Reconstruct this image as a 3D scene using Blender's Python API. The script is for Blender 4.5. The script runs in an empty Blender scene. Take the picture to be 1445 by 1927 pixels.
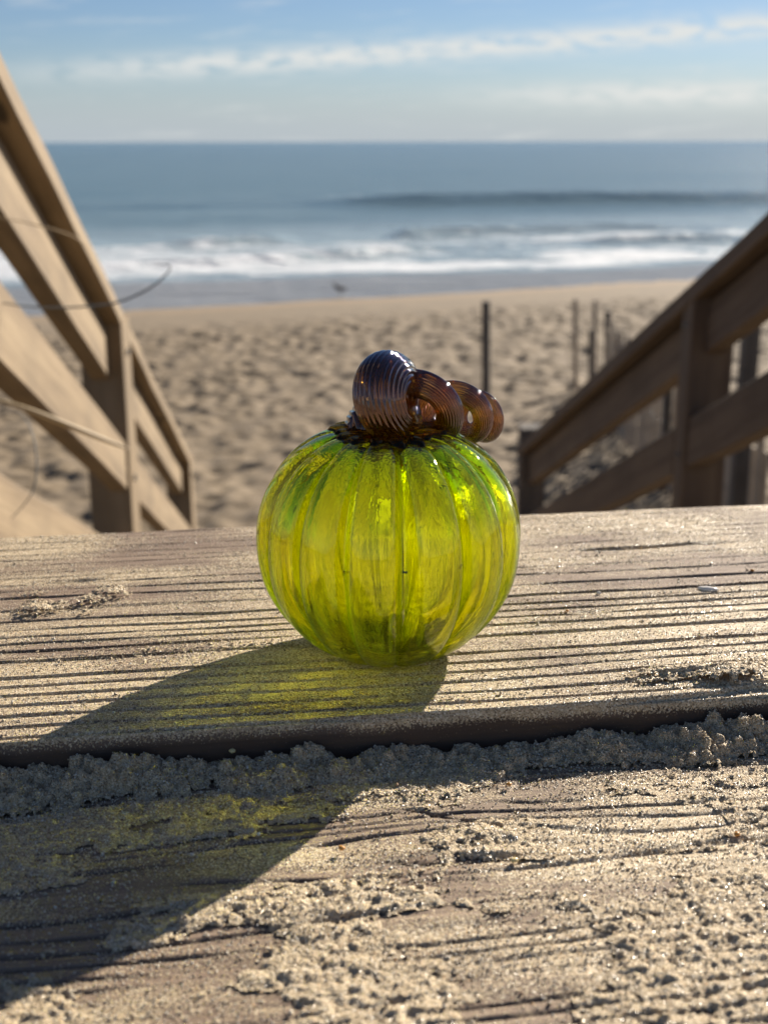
import bpy, math, random
import numpy as np
from mathutils import Vector, Matrix
random.seed(7)
rng = np.random.default_rng(7)
S = bpy.context.scene
COL = S.collection

# ------------------------------------------------------------------ camera
FPX, IW, IH = 2400.0, 1445.0, 1927.0
PITCH = math.atan(697.0 / FPX)
ct, st = math.cos(PITCH), math.sin(PITCH)
cam_d = bpy.data.cameras.new('camera')
cam = bpy.data.objects.new('camera', cam_d); COL.objects.link(cam)
cam_d.sensor_fit = 'VERTICAL'; cam_d.sensor_height = 36.0
cam_d.lens = FPX / IH * 36.0
cam.location = (0, 0, 0)
cam.rotation_euler = (math.pi / 2 - PITCH, math.radians(0.12), 0)
cam_d.clip_start = 0.01; cam_d.clip_end = 20000
cam_d.dof.use_dof = True; cam_d.dof.focus_distance = 0.428
cam_d.dof.aperture_fstop = (cam_d.lens / 1000) / 0.0029
cam_d.dof.aperture_blades = 0
S.camera = cam

def P(px, py, Y):                    # the place at forward distance Y seen at photo pixel px, py
    x = (px - 722.5) / FPX; y = -(py - 963.5) / FPX
    F = ct + st * y; U = -st + ct * y
    t = Y / F
    return Vector((x * t, Y, U * t))

# ------------------------------------------------------------------ sky and sun
SUN_EL = math.radians(24.0)
SUN_AZ = math.radians(36.0)          # to the right of +Y
w = bpy.data.worlds.new('World'); S.world = w; w.use_nodes = True
nt = w.node_tree; nt.nodes.clear()
def N(nt, t, **k):
    n = nt.nodes.new(t)
    for a, b in k.items(): setattr(n, a, b)
    return n
def L(nt, a, b): nt.links.new(a, b)
out = N(nt, 'ShaderNodeOutputWorld'); bg = N(nt, 'ShaderNodeBackground')
sky = N(nt, 'ShaderNodeTexSky'); sky.sky_type = 'NISHITA'; sky.sun_disc = False
sky.sun_elevation = SUN_EL; sky.sun_rotation = SUN_AZ
sky.altitude = 0; sky.air_density = 0.9; sky.dust_density = 0.15; sky.ozone_density = 3.0
bg.inputs['Strength'].default_value = 0.052
tc = N(nt, 'ShaderNodeTexCoord'); sep = N(nt, 'ShaderNodeSeparateXYZ')
L(nt, tc.outputs['Generated'], sep.inputs[0])
def M(nt, op, a, b=None, c=None, clamp=False):
    n = N(nt, 'ShaderNodeMath', operation=op); n.use_clamp = clamp
    for i, v in enumerate((a, b, c)):
        if v is None: continue
        if isinstance(v, (int, float)): n.inputs[i].default_value = v
        else: L(nt, v, n.inputs[i])
    return n.outputs[0]
az = M(nt, 'ARCTAN2', sep.outputs[0], sep.outputs[1]); el = sep.outputs[2]
comb = N(nt, 'ShaderNodeCombineXYZ')
L(nt, M(nt, 'MULTIPLY', az, 9.0), comb.inputs[0]); L(nt, M(nt, 'MULTIPLY', M(nt, 'SUBTRACT', el, M(nt, 'MULTIPLY', az, 0.055)), 75.0), comb.inputs[1])
nz = N(nt, 'ShaderNodeTexNoise'); nz.inputs['Scale'].default_value = 1.6; nz.inputs['Detail'].default_value = 7; nz.inputs['Roughness'].default_value = 0.62
L(nt, comb.outputs[0], nz.inputs['Vector'])
comb2 = N(nt, 'ShaderNodeCombineXYZ')
L(nt, M(nt, 'MULTIPLY', az, 30.0), comb2.inputs[0]); L(nt, M(nt, 'MULTIPLY', el, 110.0), comb2.inputs[1])
nz2 = N(nt, 'ShaderNodeTexNoise'); nz2.inputs['Scale'].default_value = 1.5; nz2.inputs['Detail'].default_value = 6
L(nt, comb2.outputs[0], nz2.inputs['Vector'])
def bandm(center, half):             # soft band in elevation
    d = M(nt, 'DIVIDE', M(nt, 'SUBTRACT', el, center), half)
    return M(nt, 'EXPONENT', M(nt, 'MULTIPLY', M(nt, 'MULTIPLY', d, d), -1.0))
def ramp01(v, a, b):
    m = N(nt, 'ShaderNodeMapRange'); m.interpolation_type = 'SMOOTHSTEP'
    L(nt, v, m.inputs['Value']); m.inputs['From Min'].default_value = a; m.inputs['From Max'].default_value = b
    return m.outputs[0]
c1 = M(nt, 'MULTIPLY', bandm(M(nt, 'ADD', M(nt, 'MULTIPLY', az, 0.058), 0.0625), 0.0085), ramp01(nz2.outputs[0], 0.30, 0.56))
c1 = M(nt, 'MULTIPLY', c1, ramp01(az, -0.34, -0.08))
c2 = M(nt, 'MULTIPLY', bandm(0.033, 0.0085), ramp01(az, 0.0, 0.2))
c2 = M(nt, 'MULTIPLY', c2, ramp01(nz2.outputs[0], 0.2, 0.6))
c3 = M(nt, 'MULTIPLY', bandm(0.0, 0.04), 0.85)
c4 = M(nt, 'MULTIPLY', ramp01(nz.outputs[0], 0.50, 0.78), 0.40)
cl = M(nt, 'MAXIMUM', M(nt, 'MAXIMUM', M(nt, 'MULTIPLY', c1, 0.95), M(nt, 'MULTIPLY', c2, 0.95)), c4, clamp=True)
hue = N(nt, 'ShaderNodeMix', data_type='RGBA', blend_type='MULTIPLY'); hue.inputs['Factor'].default_value = 1.0
L(nt, sky.outputs[0], hue.inputs['A']); hue.inputs['B'].default_value = (0.60, 0.64, 0.745, 1)
mx = N(nt, 'ShaderNodeMix', data_type='RGBA')
mh = N(nt, 'ShaderNodeMix', data_type='RGBA'); L(nt, c3, mh.inputs['Factor']); L(nt, hue.outputs['Result'], mh.inputs['A']); mh.inputs['B'].default_value = (4.3, 4.9, 5.45, 1)
L(nt, cl, mx.inputs['Factor']); L(nt, mh.outputs['Result'], mx.inputs['A']); mx.inputs['B'].default_value = (7.2, 7.3, 7.1, 1)
L(nt, mx.outputs['Result'], bg.inputs[0]); L(nt, bg.outputs[0], out.inputs[0])

sd = bpy.data.lights.new('sun', 'SUN'); sd.energy = 5.0; sd.angle = math.radians(0.53); sd.color = (1.0, 0.905, 0.775)
sun = bpy.data.objects.new('sun', sd); COL.objects.link(sun)
sdir = Vector((math.sin(SUN_AZ) * math.cos(SUN_EL), math.cos(SUN_AZ) * math.cos(SUN_EL), math.sin(SUN_EL)))
sun.rotation_euler = sdir.to_track_quat('Z', 'Y').to_euler()
sun.location = sdir * 30

S.view_settings.view_transform = 'Standard'; S.view_settings.look = 'None'
S.view_settings.exposure = 1.06; S.view_settings.gamma = 1.0
S.cycles.max_bounces = 20; S.cycles.transmission_bounces = 16; S.cycles.transparent_max_bounces = 20
S.cycles.glossy_bounces = 6; S.cycles.diffuse_bounces = 3
S.cycles.sample_clamp_indirect = 40.0; S.cycles.sample_clamp_direct = 0
S.cycles.caustics_refractive = True; S.cycles.caustics_reflective = True; S.cycles.blur_glossy = 3.0
S.cycles.use_denoising = True

# ------------------------------------------------------------------ helpers
def tag(o, label=None, cat=None, group=None, kind=None):
    if label: o['label'] = label
    if cat: o['category'] = cat
    if group: o['group'] = group
    if kind: o['kind'] = kind
    return o
def empty(name, loc=(0, 0, 0), rot=(0, 0, 0)):
    o = bpy.data.objects.new(name, None); COL.objects.link(o); o.location = loc; o.rotation_euler = rot
    o.empty_display_size = 0.05
    return o
def link(name, me, mat=None, parent=None, smooth=False, mw=None):
    o = bpy.data.objects.new(name, me); COL.objects.link(o)
    if mat and not me.materials: me.materials.append(mat)
    if smooth: me.shade_smooth()
    if parent: o.parent = parent
    if mw is not None: o.matrix_basis = mw
    return o
def np_mesh(name, V, F, attrs=None):
    """vertices (n,3), faces (m,3) or (m,4) as arrays"""
    V = np.ascontiguousarray(V, dtype=np.float32); F = np.ascontiguousarray(F, dtype=np.int32)
    me = bpy.data.meshes.new(name); k = F.shape[1]
    me.vertices.add(len(V)); me.vertices.foreach_set('co', V.ravel())
    me.loops.add(F.size); me.loops.foreach_set('vertex_index', F.ravel())
    me.polygons.add(len(F)); me.polygons.foreach_set('loop_start', np.arange(0, F.size, k, dtype=np.int32))
    me.update(calc_edges=True)
    for a, v in (attrs or {}).items():
        at = me.attributes.new(a, 'FLOAT', 'POINT'); at.data.foreach_set('value', np.ascontiguousarray(v, dtype=np.float32).ravel())
    return me
def py_mesh(name, V, F):
    me = bpy.data.meshes.new(name); me.from_pydata([tuple(v) for v in V], [], F); me.update(); return me
def grid_faces(nu, nv, keep=None):
    i = np.arange(nu - 1)[:, None] * nv + np.arange(nv - 1)[None, :]
    F = np.stack([i, i + nv, i + nv + 1, i + 1], -1)
    if keep is not None: return F[keep]
    return F.reshape(-1, 4)
_tab = rng.random((256, 256)).astype(np.float32) * 2 - 1
def vnoise(x, y, seed=0):
    x = x + seed * 17.31; y = y + seed * 9.77
    xi = np.floor(x).astype(int); yi = np.floor(y).astype(int)
    fx = x - xi; fy = y - yi
    fx = fx * fx * fx * (fx * (fx * 6 - 15) + 10); fy = fy * fy * fy * (fy * (fy * 6 - 15) + 10)
    a = _tab[xi & 255, yi & 255]; b = _tab[(xi + 1) & 255, yi & 255]
    c = _tab[xi & 255, (yi + 1) & 255]; d = _tab[(xi + 1) & 255, (yi + 1) & 255]
    return (a * (1 - fx) + b * fx) * (1 - fy) + (c * (1 - fx) + d * fx) * fy
def fbm(x, y, o=4, seed=0, gain=0.5):
    s = 0; a = 1; t = 0
    for k in range(o):
        s = s + a * vnoise(x * 2 ** k, y * 2 ** k, seed + k * 3); t += a; a *= gain
    return s / t
def sstep(a, b, x):
    t = np.clip((x - a) / (b - a), 0, 1); return t * t * (3 - 2 * t)

def beam(name, a, b, wid, hei, mat, parent, up=(0, 0, 1), bev=0.003, plumb=None):
    """sawn timber from a to b: wid across, hei along up; plumb = (n) cuts both ends to a plane of normal n"""
    a = Vector(a); b = Vector(b); d = (b - a); Ln = d.length; x = d.normalized()
    y = Vector(up).cross(x).normalized(); z = x.cross(y)
    nseg = 10; V = []; F = []
    h, wd = hei / 2, wid / 2; c = bev
    prof = [(-wd + c, -h), (wd - c, -h), (wd, -h + c), (wd, h - c), (wd - c, h), (-wd + c, h), (-wd, h - c), (-wd, -h + c)]
    rr = random.Random(hash(name) % 999 + int(a.x * 1000))
    for i in range(nseg + 1):
        t = i / nseg
        ox = rr.uniform(-1, 1) * 0.0012; oz = rr.uniform(-1, 1) * 0.0012
        for (py_, pz_) in prof:
            sh = 0
            if plumb is not None and i in (0, nseg):
                n = Vector(plumb); off = y * py_ + z * pz_
                sh = -off.dot(n) / x.dot(n)
            V.append((t * Ln + sh, py_ + (0 if i in (0, nseg) else ox), pz_ + (0 if i in (0, nseg) else oz)))
    for i in range(nseg):
        for k in range(8):
            k2 = (k + 1) % 8
            F.append((i * 8 + k, i * 8 + k2, (i + 1) * 8 + k2, (i + 1) * 8 + k))
    F.append(tuple(range(7, -1, -1))); F.append(tuple(nseg * 8 + k for k in range(8)))
    me = py_mesh(name, V, F)
    mw = Matrix.Translation(a) @ Matrix((x, y, z)).transposed().to_4x4()
    if parent: mw = Matrix.Translation(-parent.location) @ mw
    return link(name, me, mat, parent, mw=mw)

def tube(path, rad, ns=8, closed_ends=True):
    path = [Vector(p) for p in path]; n = len(path); V = []; F = []
    up = Vector((0.01, 0.02, 1)); t = (path[1] - path[0]).normalized()
    if abs(t.dot(up)) > 0.95: up = Vector((1, 0, 0))
    nrm = (up - t * up.dot(t)).normalized()
    for i, p in enumerate(path):
        t = (path[min(i + 1, n - 1)] - path[max(i - 1, 0)]).normalized()
        nrm = (nrm - t * nrm.dot(t)).normalized(); bn = t.cross(nrm)
        r = rad[i] if hasattr(rad, '__len__') else rad
        for k in range(ns):
            a = 2 * math.pi * k / ns
            V.append(p + (nrm * math.cos(a) + bn * math.sin(a)) * r)
    for i in range(n - 1):
        for k in range(ns):
            k2 = (k + 1) % ns
            F.append((i * ns + k, i * ns + k2, (i + 1) * ns + k2, (i + 1) * ns + k))
    F.append(tuple(range(ns - 1, -1, -1))); F.append(tuple((n - 1) * ns + k for k in range(ns)))
    return V, F

# ------------------------------------------------------------------ materials
def mat(name):
    m = bpy.data.materials.new(name); m.use_nodes = True
    nt = m.node_tree; nt.nodes.clear()
    o = N(nt, 'ShaderNodeOutputMaterial'); b = N(nt, 'ShaderNodeBsdfPrincipled')
    L(nt, b.outputs[0], o.inputs[0]); return m, nt, b, o
def noise(nt, vec, scale, detail=4, rough=0.55, out=0):
    n = N(nt, 'ShaderNodeTexNoise'); n.inputs['Scale'].default_value = scale; n.inputs['Detail'].default_value = detail
    n.inputs['Roughness'].default_value = rough
    if vec is not None: L(nt, vec, n.inputs['Vector'])
    return n.outputs[out]
def mapping(nt, vec, sc, loc=(0, 0, 0)):
    n = N(nt, 'ShaderNodeMapping'); n.inputs['Scale'].default_value = sc; n.inputs['Location'].default_value = loc; L(nt, vec, n.inputs['Vector']); return n.outputs[0]
def ramp(nt, f, stops):
    r = N(nt, 'ShaderNodeValToRGB'); e = r.color_ramp.elements
    while len(e) > 1: e.remove(e[-1])
    e[0].position = stops[0][0]; e[0].color = (*stops[0][1], 1)
    for p, c in stops[1:]:
        q = e.new(p); q.color = (*c, 1)
    L(nt, f, r.inputs[0]); return r.outputs[0]
def mixc(nt, f, a, b, blend='MIX'):
    n = N(nt, 'ShaderNodeMix', data_type='RGBA', blend_type=blend)
    if isinstance(f, (int, float)): n.inputs['Factor'].default_value = f
    else: L(nt, f, n.inputs['Factor'])
    for s, v in (('A', a), ('B', b)):
        if isinstance(v, tuple): n.inputs[s].default_value = (*v, 1)
        else: L(nt, v, n.inputs[s])
    return n.outputs['Result']
def bump(nt, h, dist, strength=1.0, nrm=None):
    n = N(nt, 'ShaderNodeBump'); n.inputs['Distance'].default_value = dist; n.inputs['Strength'].default_value = strength
    L(nt, h, n.inputs['Height'])
    if nrm is not None: L(nt, nrm, n.inputs['Normal'])
    return n.outputs[0]
def ramp01n(nt, v, a, b):
    m = N(nt, 'ShaderNodeMapRange'); m.interpolation_type = 'SMOOTHSTEP'
    L(nt, v, m.inputs['Value']); m.inputs['From Min'].default_value = a; m.inputs['From Max'].default_value = b
    return m.outputs[0]
def objc(nt): return N(nt, 'ShaderNodeTexCoord').outputs['Object']
def attr(nt, name):
    n = N(nt, 'ShaderNodeAttribute'); n.attribute_name = name; return n.outputs['Fac']

def sand_color(nt, vec, sc=1.0):
    """grain by grain colour of quartz sand; sc=1 for vec in metres, grains 0.45 mm"""
    v = N(nt, 'ShaderNodeTexVoronoi'); v.inputs['Scale'].default_value = 2100 * sc; L(nt, vec, v.inputs['Vector'])
    s = N(nt, 'ShaderNodeSeparateColor'); L(nt, v.outputs['Color'], s.inputs[0])
    col = ramp(nt, s.outputs[0], [(0, (.15, .095, .05)), (.10, (.33, .24, .14)), (.30, (.49, .38, .235)), (.75, (.63, .505, .325)), (.93, (.84, .74, .55)), (1, (.50, .28, .11))])
    return col, v.outputs['Distance'], s.outputs[1]

def weathered_wood(name, dust=True):
    m, nt, b, o = mat(name); oc = objc(nt)
    fib = noise(nt, mapping(nt, oc, (9, 900, 900)), 1, 5, .6)
    fib2 = noise(nt, mapping(nt, oc, (3.5, 120, 120)), 1, 4, .6)
    big = noise(nt, mapping(nt, oc, (5, 12, 12)), 1, 3)
    base = ramp(nt, fib2, [(.25, (.125, .080, .052)), (.5, (.215, .148, .102)), (.75, (.32, .235, .165))])
    base = mixc(nt, .55, base, ramp(nt, fib, [(.25, (.07, .045, .030)), (.5, (.215, .150, .104)), (.8, (.36, .27, .19))]))
    base = mixc(nt, M(nt, 'MULTIPLY', ramp01n(nt, big, .45, .7), .35), base, (.29, .225, .17))
    # the deep soft-grain grooves are mixed darker
    base = mixc(nt, attr(nt, 'groove'), base, (.055, .036, .026))
    sc_, dist, gl = sand_color(nt, oc)
    spec = noise(nt, oc, 1500, 2, .6)
    d = M(nt, 'MULTIPLY', attr(nt, 'dust'), 1.0)
    m1 = M(nt, 'MULTIPLY', M(nt, 'SUBTRACT', M(nt, 'ADD', M(nt, 'MULTIPLY', d, .42), spec), .62), 9.0, clamp=True)
    col = mixc(nt, m1, base, sc_)
    L(nt, col, b.inputs['Base Color'])
    b.inputs['Roughness'].default_value = .72; b.inputs['Specular IOR Level'].default_value = .35
    h = M(nt, 'ADD', M(nt, 'MULTIPLY', fib, .5), M(nt, 'MULTIPLY', m1, M(nt, 'SUBTRACT', 1.3, dist)))
    L(nt, bump(nt, h, .00028, .9), b.inputs['Normal'])
    L(nt, M(nt, 'SUBTRACT', .72, M(nt, 'MULTIPLY', M(nt, 'MULTIPLY', m1, M(nt, 'GREATER_THAN', gl, .82)), .5)), b.inputs['Roughness'])
    return m
M_BOARD = weathered_wood('weathered_board')

def grain_sand(name):
    m, nt, b, o = mat(name); oc = objc(nt)
    col, dist, gl = sand_color(nt, oc)
    big = noise(nt, oc, 60, 3)
    col = mixc(nt, M(nt, 'MULTIPLY', big, .4), col, (.46, .35, .21), 'MIX')
    L(nt, col, b.inputs['Base Color'])
    L(nt, M(nt, 'SUBTRACT', .75, M(nt, 'MULTIPLY', M(nt, 'GREATER_THAN', gl, .86), .5)), b.inputs['Roughness'])
    h = M(nt, 'SUBTRACT', 1.0, dist)
    h = M(nt, 'ADD', h, M(nt, 'MULTIPLY', noise(nt, oc, 900, 3), .8))
    L(nt, bump(nt, h, .0005, .9), b.inputs['Normal'])
    return m
M_SAND = grain_sand('loose_sand')

m, nt, b, o = mat('sand_grain'); M_GRAIN = m
g = attr(nt, 'tone')
L(nt, ramp(nt, g, [(0, (.14, .09, .05)), (.12, (.36, .27, .18)), (.35, (.50, .42, .30)), (.8, (.68, .60, .47)), (.97, (.80, .77, .68)), (1, (.5, .25, .08))]), b.inputs['Base Color'])
b.inputs['Roughness'].default_value = .28; b.inputs['Specular IOR Level'].default_value = .6

def sawn_wood(name, c1, c2, c3):
    m, nt, b, o = mat(name); oc = objc(nt)
    g1 = noise(nt, mapping(nt, oc, (1.6, 28, 28)), 1, 5, .6)
    g2 = noise(nt, mapping(nt, oc, (6, 160, 160)), 1, 4, .6)
    bl = noise(nt, oc, 4, 3)
    col = ramp(nt, g1, [(.3, c1), (.5, c2), (.72, c3)])
    col = mixc(nt, .3, col, ramp(nt, g2, [(.3, c1), (.7, c3)]))
    col = mixc(nt, M(nt, 'MULTIPLY', ramp01n(nt, bl, .45, .7), .5), col, tuple(x * .55 for x in c2))
    kn = N(nt, 'ShaderNodeTexVoronoi'); kn.inputs['Scale'].default_value = 1.0; L(nt, mapping(nt, oc, (2.2, 9, 9)), kn.inputs['Vector'])
    col = mixc(nt, ramp01n(nt, kn.outputs['Distance'], .13, .07), col, tuple(x * .35 for x in c1))
    L(nt, col, b.inputs['Base Color']); b.inputs['Roughness'].default_value = .8
    L(nt, bump(nt, g2, .002, .5), b.inputs['Normal']); return m
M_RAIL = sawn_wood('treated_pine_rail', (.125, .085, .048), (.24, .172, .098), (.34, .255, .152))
M_RAIL_SHADE = sawn_wood('shade_brown_rail', (.055, .036, .024), (.115, .080, .053), (.19, .14, .09))  # darker copy of the rail wood, the right rail's shade put into its colour
M_GREYWOOD = sawn_wood('grey_driftwood_post', (.05, .042, .035), (.10, .085, .07), (.16, .135, .11))
M_SLAT = sawn_wood('fence_lath_wood', (.26, .21, .15), (.38, .31, .23), (.48, .40, .30))

m, nt, b, o = mat('beach_sand'); M_BEACH = m; oc = objc(nt)
n1 = noise(nt, oc, 3.0, 5, .6); n2 = noise(nt, oc, 22, 4, .6)
dry = ramp(nt, n1, [(.3, (.098, .067, .035)), (.5, (.150, .106, .056)), (.72, (.20, .145, .08))])
dry = mixc(nt, .3, dry, ramp(nt, n2, [(.3, (.28, .22, .15)), (.7, (.26, .19, .11))]))
wet = attr(nt, 'wet')
col = mixc(nt, ramp01n(nt, wet, .05, .55), dry, (.27, .19, .105))
col = mixc(nt, ramp01n(nt, wet, .55, .95), col, (.12, .105, .085))
L(nt, col, b.inputs['Base Color'])
L(nt, M(nt, 'SUBTRACT', .9, M(nt, 'MULTIPLY', ramp01n(nt, wet, .6, .95), .72)), b.inputs['Roughness'])
L(nt, bump(nt, n2, .012, M(nt, 'SUBTRACT', 1.0, wet) if False else .5), b.inputs['Normal'])

m, nt, b, o = mat('sea_water'); M_SEA = m; oc = objc(nt)
foam = attr(nt, 'foam'); shal = attr(nt, 'shallow')
wn = noise(nt, mapping(nt, oc, (.35, 1.2, 1)), 1.0, 6, .6)
lace = noise(nt, mapping(nt, oc, (.9, 1.5, 1)), 1.5, 8, .72)
fm = ramp01n(nt, M(nt, 'ADD', M(nt, 'MULTIPLY', M(nt, 'SUBTRACT', lace, .5), 1.7), foam), .38, .84)
wc = mixc(nt, shal, (.098, .165, .188), (.31, .385, .41))
wc = mixc(nt, attr(nt, 'wash'), wc, (.26, .25, .235))
L(nt, mixc(nt, fm, wc, (.64, .66, .68)), b.inputs['Base Color'])
L(nt, M(nt, 'ADD', M(nt, 'MULTIPLY', fm, .6), .20), b.inputs['Roughness'])
b.inputs['IOR'].default_value = 1.33
wn2 = noise(nt, mapping(nt, oc, (.9, 2.6, 1)), 1.0, 5, .6)
L(nt, bump(nt, wn2, .30, .6, bump(nt, wn, .7, .5)), b.inputs['Normal'])

# blown glass: thin walled, so part of the light goes straight through and part is bent by the ripples
def thin_glass(name, face, rim, straight, ior, crease, sheen=(.9, .9, .8), neck=False):
    m = bpy.data.materials.new(name); m.use_nodes = True; nt = m.node_tree; nt.nodes.clear()
    o = N(nt, 'ShaderNodeOutputMaterial'); oc = objc(nt)
    g = N(nt, 'ShaderNodeBsdfRefraction'); g.inputs['Roughness'].default_value = 0; g.inputs['IOR'].default_value = ior
    t = N(nt, 'ShaderNodeBsdfTransparent'); gl = N(nt, 'ShaderNodeBsdfGlossy'); gl.inputs['Roughness'].default_value = .015
    gl.inputs['Color'].default_value = (*sheen, 1)
    lw = N(nt, 'ShaderNodeLayerWeight'); lw.inputs['Blend'].default_value = .35
    tint = mixc(nt, ramp01n(nt, lw.outputs['Facing'], .25, .95), face, rim)
    if neck:                          # the gather is thicker and deeper coloured towards the neck
        sp = N(nt, 'ShaderNodeSeparateXYZ'); L(nt, oc, sp.inputs[0])
        tint = mixc(nt, M(nt, 'MULTIPLY', ramp01n(nt, sp.outputs[2], .050, .082), .38), tint, (.55, .78, .02))
    L(nt, tint, g.inputs['Color']); L(nt, tint, t.inputs['Color'])
    mx = N(nt, 'ShaderNodeMixShader'); mx.inputs[0].default_value = straight
    if neck: L(nt, M(nt, 'ADD', M(nt, 'MULTIPLY', M(nt, 'SUBTRACT', 1, ramp01n(nt, sp.outputs[2], .040, .072)), .61), .02), mx.inputs[0])
    L(nt, g.outputs[0], mx.inputs[1]); L(nt, t.outputs[0], mx.inputs[2])
    fr = N(nt, 'ShaderNodeFresnel'); fr.inputs['IOR'].default_value = 1.5
    m2 = N(nt, 'ShaderNodeMixShader'); L(nt, fr.outputs[0], m2.inputs[0]); L(nt, mx.outputs[0], m2.inputs[1]); L(nt, gl.outputs[0], m2.inputs[2])
    L(nt, m2.outputs[0], o.inputs[0])
    wob = mapping(nt, oc, (150, 150, 24))
    a = noise(nt, wob, 1, 3, .55); rid = M(nt, 'ABSOLUTE', M(nt, 'SUBTRACT', a, .5))
    fine = noise(nt, mapping(nt, oc, (900, 900, 90)), 1, 2, .5)
    wr = noise(nt, mapping(nt, oc, (420, 420, 160)), 1, 2, .6); patch = ramp01n(nt, noise(nt, oc, 45, 2), .45, .65)
    h = M(nt, 'ADD', M(nt, 'MULTIPLY', ramp01n(nt, rid, 0, .05), crease), M(nt, 'ADD', M(nt, 'MULTIPLY', fine, .28), M(nt, 'MULTIPLY', M(nt, 'MULTIPLY', wr, patch), .35)))
    L(nt, bump(nt, h, .00030, .7), g.inputs['Normal'])
    L(nt, bump(nt, fine, .00008, .6), gl.inputs['Normal'])
    return m
GT = .13
M_GLASS = thin_glass('chartreuse_glass', (.972, 1.0, .055), (.64, .95, .03), GT, 1.47, .22, neck=True)
M_STEM = None
M_COLLAR = thin_glass('amber_collar_glass', (.88, .66, .20), (.62, .38, .07), .25, 1.3, .8, (.60, .48, .30))

# amber glass with a metallic luster: bent see-through amber under a mirror-like skin that turns violet to silver blue
M_AMBER = bpy.data.materials.new('amber_luster_glass'); M_AMBER.use_nodes = True; nt = M_AMBER.node_tree; nt.nodes.clear()
o = N(nt, 'ShaderNodeOutputMaterial'); oc = objc(nt)
g = N(nt, 'ShaderNodeBsdfRefraction'); g.inputs['IOR'].default_value = 1.25; g.inputs['Roughness'].default_value = .02
t = N(nt, 'ShaderNodeBsdfTransparent'); gl = N(nt, 'ShaderNodeBsdfGlossy'); gl.inputs['Roughness'].default_value = .06
n3 = noise(nt, oc, 70, 3); n4 = noise(nt, oc, 260, 3)
lw = N(nt, 'ShaderNodeLayerWeight'); lw.inputs['Blend'].default_value = .4
tint = mixc(nt, ramp01n(nt, n3, .4, .65), (.74, .46, .17), (.90, .68, .30))
L(nt, tint, g.inputs['Color']); L(nt, tint, t.inputs['Color'])
iri = ramp(nt, M(nt, 'ADD', M(nt, 'MULTIPLY', lw.outputs['Facing'], .75), M(nt, 'MULTIPLY', n3, .35)), [(.12, (.66, .46, .32)), (.3, (.62, .40, .38)), (.45, (.60, .54, .66)), (.62, (.72, .78, .86)), (.95, (1, 1, .96))])
L(nt, iri, gl.inputs['Color'])
mx = N(nt, 'ShaderNodeMixShader'); mx.inputs[0].default_value = .12
L(nt, g.outputs[0], mx.inputs[1]); L(nt, t.outputs[0], mx.inputs[2])
fr = N(nt, 'ShaderNodeFresnel'); fr.inputs['IOR'].default_value = 2.2
m2 = N(nt, 'ShaderNodeMixShader'); L(nt, M(nt, 'ADD', fr.outputs[0], M(nt, 'MULTIPLY', n3, .10)), m2.inputs[0]); L(nt, mx.outputs[0], m2.inputs[1]); L(nt, gl.outputs[0], m2.inputs[2])
L(nt, m2.outputs[0], o.inputs[0])
L(nt, bump(nt, n4, .0004, .4), g.inputs['Normal']); L(nt, bump(nt, n4, .0001, .4), gl.inputs['Normal'])

def flat(name, c, r=.7, **k):
    m, nt, b, o = mat(name); oc = objc(nt)
    n = noise(nt, oc, k.get('s', 60), 4)
    L(nt, mixc(nt, n, tuple(x * .75 for x in c), tuple(min(1, x * 1.2) for x in c)), b.inputs['Base Color']); b.inputs['Roughness'].default_value = r
    return m
M_PAPER = flat('sticker_paper', (.82, .80, .74), .7)
nt = M_PAPER.node_tree; b = [n for n in nt.nodes if n.type == 'BSDF_PRINCIPLED'][0]; o = [n for n in nt.nodes if n.type == 'OUTPUT_MATERIAL'][0]
tr_n = N(nt, 'ShaderNodeBsdfTranslucent'); tr_n.inputs['Color'].default_value = (.85, .83, .76, 1); mxp = N(nt, 'ShaderNodeMixShader'); mxp.inputs[0].default_value = .6
L(nt, b.outputs[0], mxp.inputs[1]); L(nt, tr_n.outputs[0], mxp.inputs[2]); L(nt, mxp.outputs[0], o.inputs[0])
M_INK = flat('pen_ink', (.03, .03, .05), .5)
M_SHELL = flat('shell_chip', (.82, .76, .68), .25, s=900)
M_PEB_O = flat('orange_pebble', (.60, .27, .05), .35, s=700)
M_PEB_Y = flat('yellow_pebble', (.75, .60, .28), .3, s=700)
M_GRASS = flat('dry_dune_grass', (.20, .16, .085), .7, s=20)
M_GRASSD = flat('dark_grass_blade', (.13, .15, .155), .6, s=20)
M_STRAW = flat('straw_blade', (.45, .34, .19), .6, s=20)
M_BIRD = flat('bird_plumage', (.12, .11, .10), .8, s=40)
M_BIRDL = flat('bird_leg_skin', (.06, .05, .04), .6, s=40)
M_WIRE = flat('rusty_wire', (.07, .05, .04), .6, s=40)
M_IRON = flat('galvanised_bolt', (.12, .12, .12), .5, s=200)

# ------------------------------------------------------------------ deck planks with real grain relief
YAW = math.radians(8.4)
ORG = Vector((0, .3705, -.175))       # front arris of the upper plank on the camera's axis
RB = Matrix.Translation(ORG) @ Matrix.Rotation(YAW, 4, 'Z')
RBi = RB.inverted()
def loc(px, py, h=0.0):               # photo pixel on the plank plane -> plank coordinates
    x = (px - 722.5) / FPX; y = -(py - 963.5) / FPX
    F = ct + st * y; U = -st + ct * y; t = (.175 - h) / -U
    return RBi @ Vector((x * t, F * t, -.175 + h))

deck = empty('deck', (0, 0, 0)); tag(deck, kind='structure')
def axis_pts(lo, hi, step, far_lo, far_hi, grow=1.25):
    a = list(np.arange(lo, hi + step / 2, step)); s = step
    while a[-1] < far_hi: s *= grow; a.append(min(a[-1] + s, far_hi))
    s = step; pre = []; x = lo
    while x > far_lo: s *= grow; x = max(x - s, far_lo); pre.append(x)
    return np.array(pre[::-1] + a)

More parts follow.
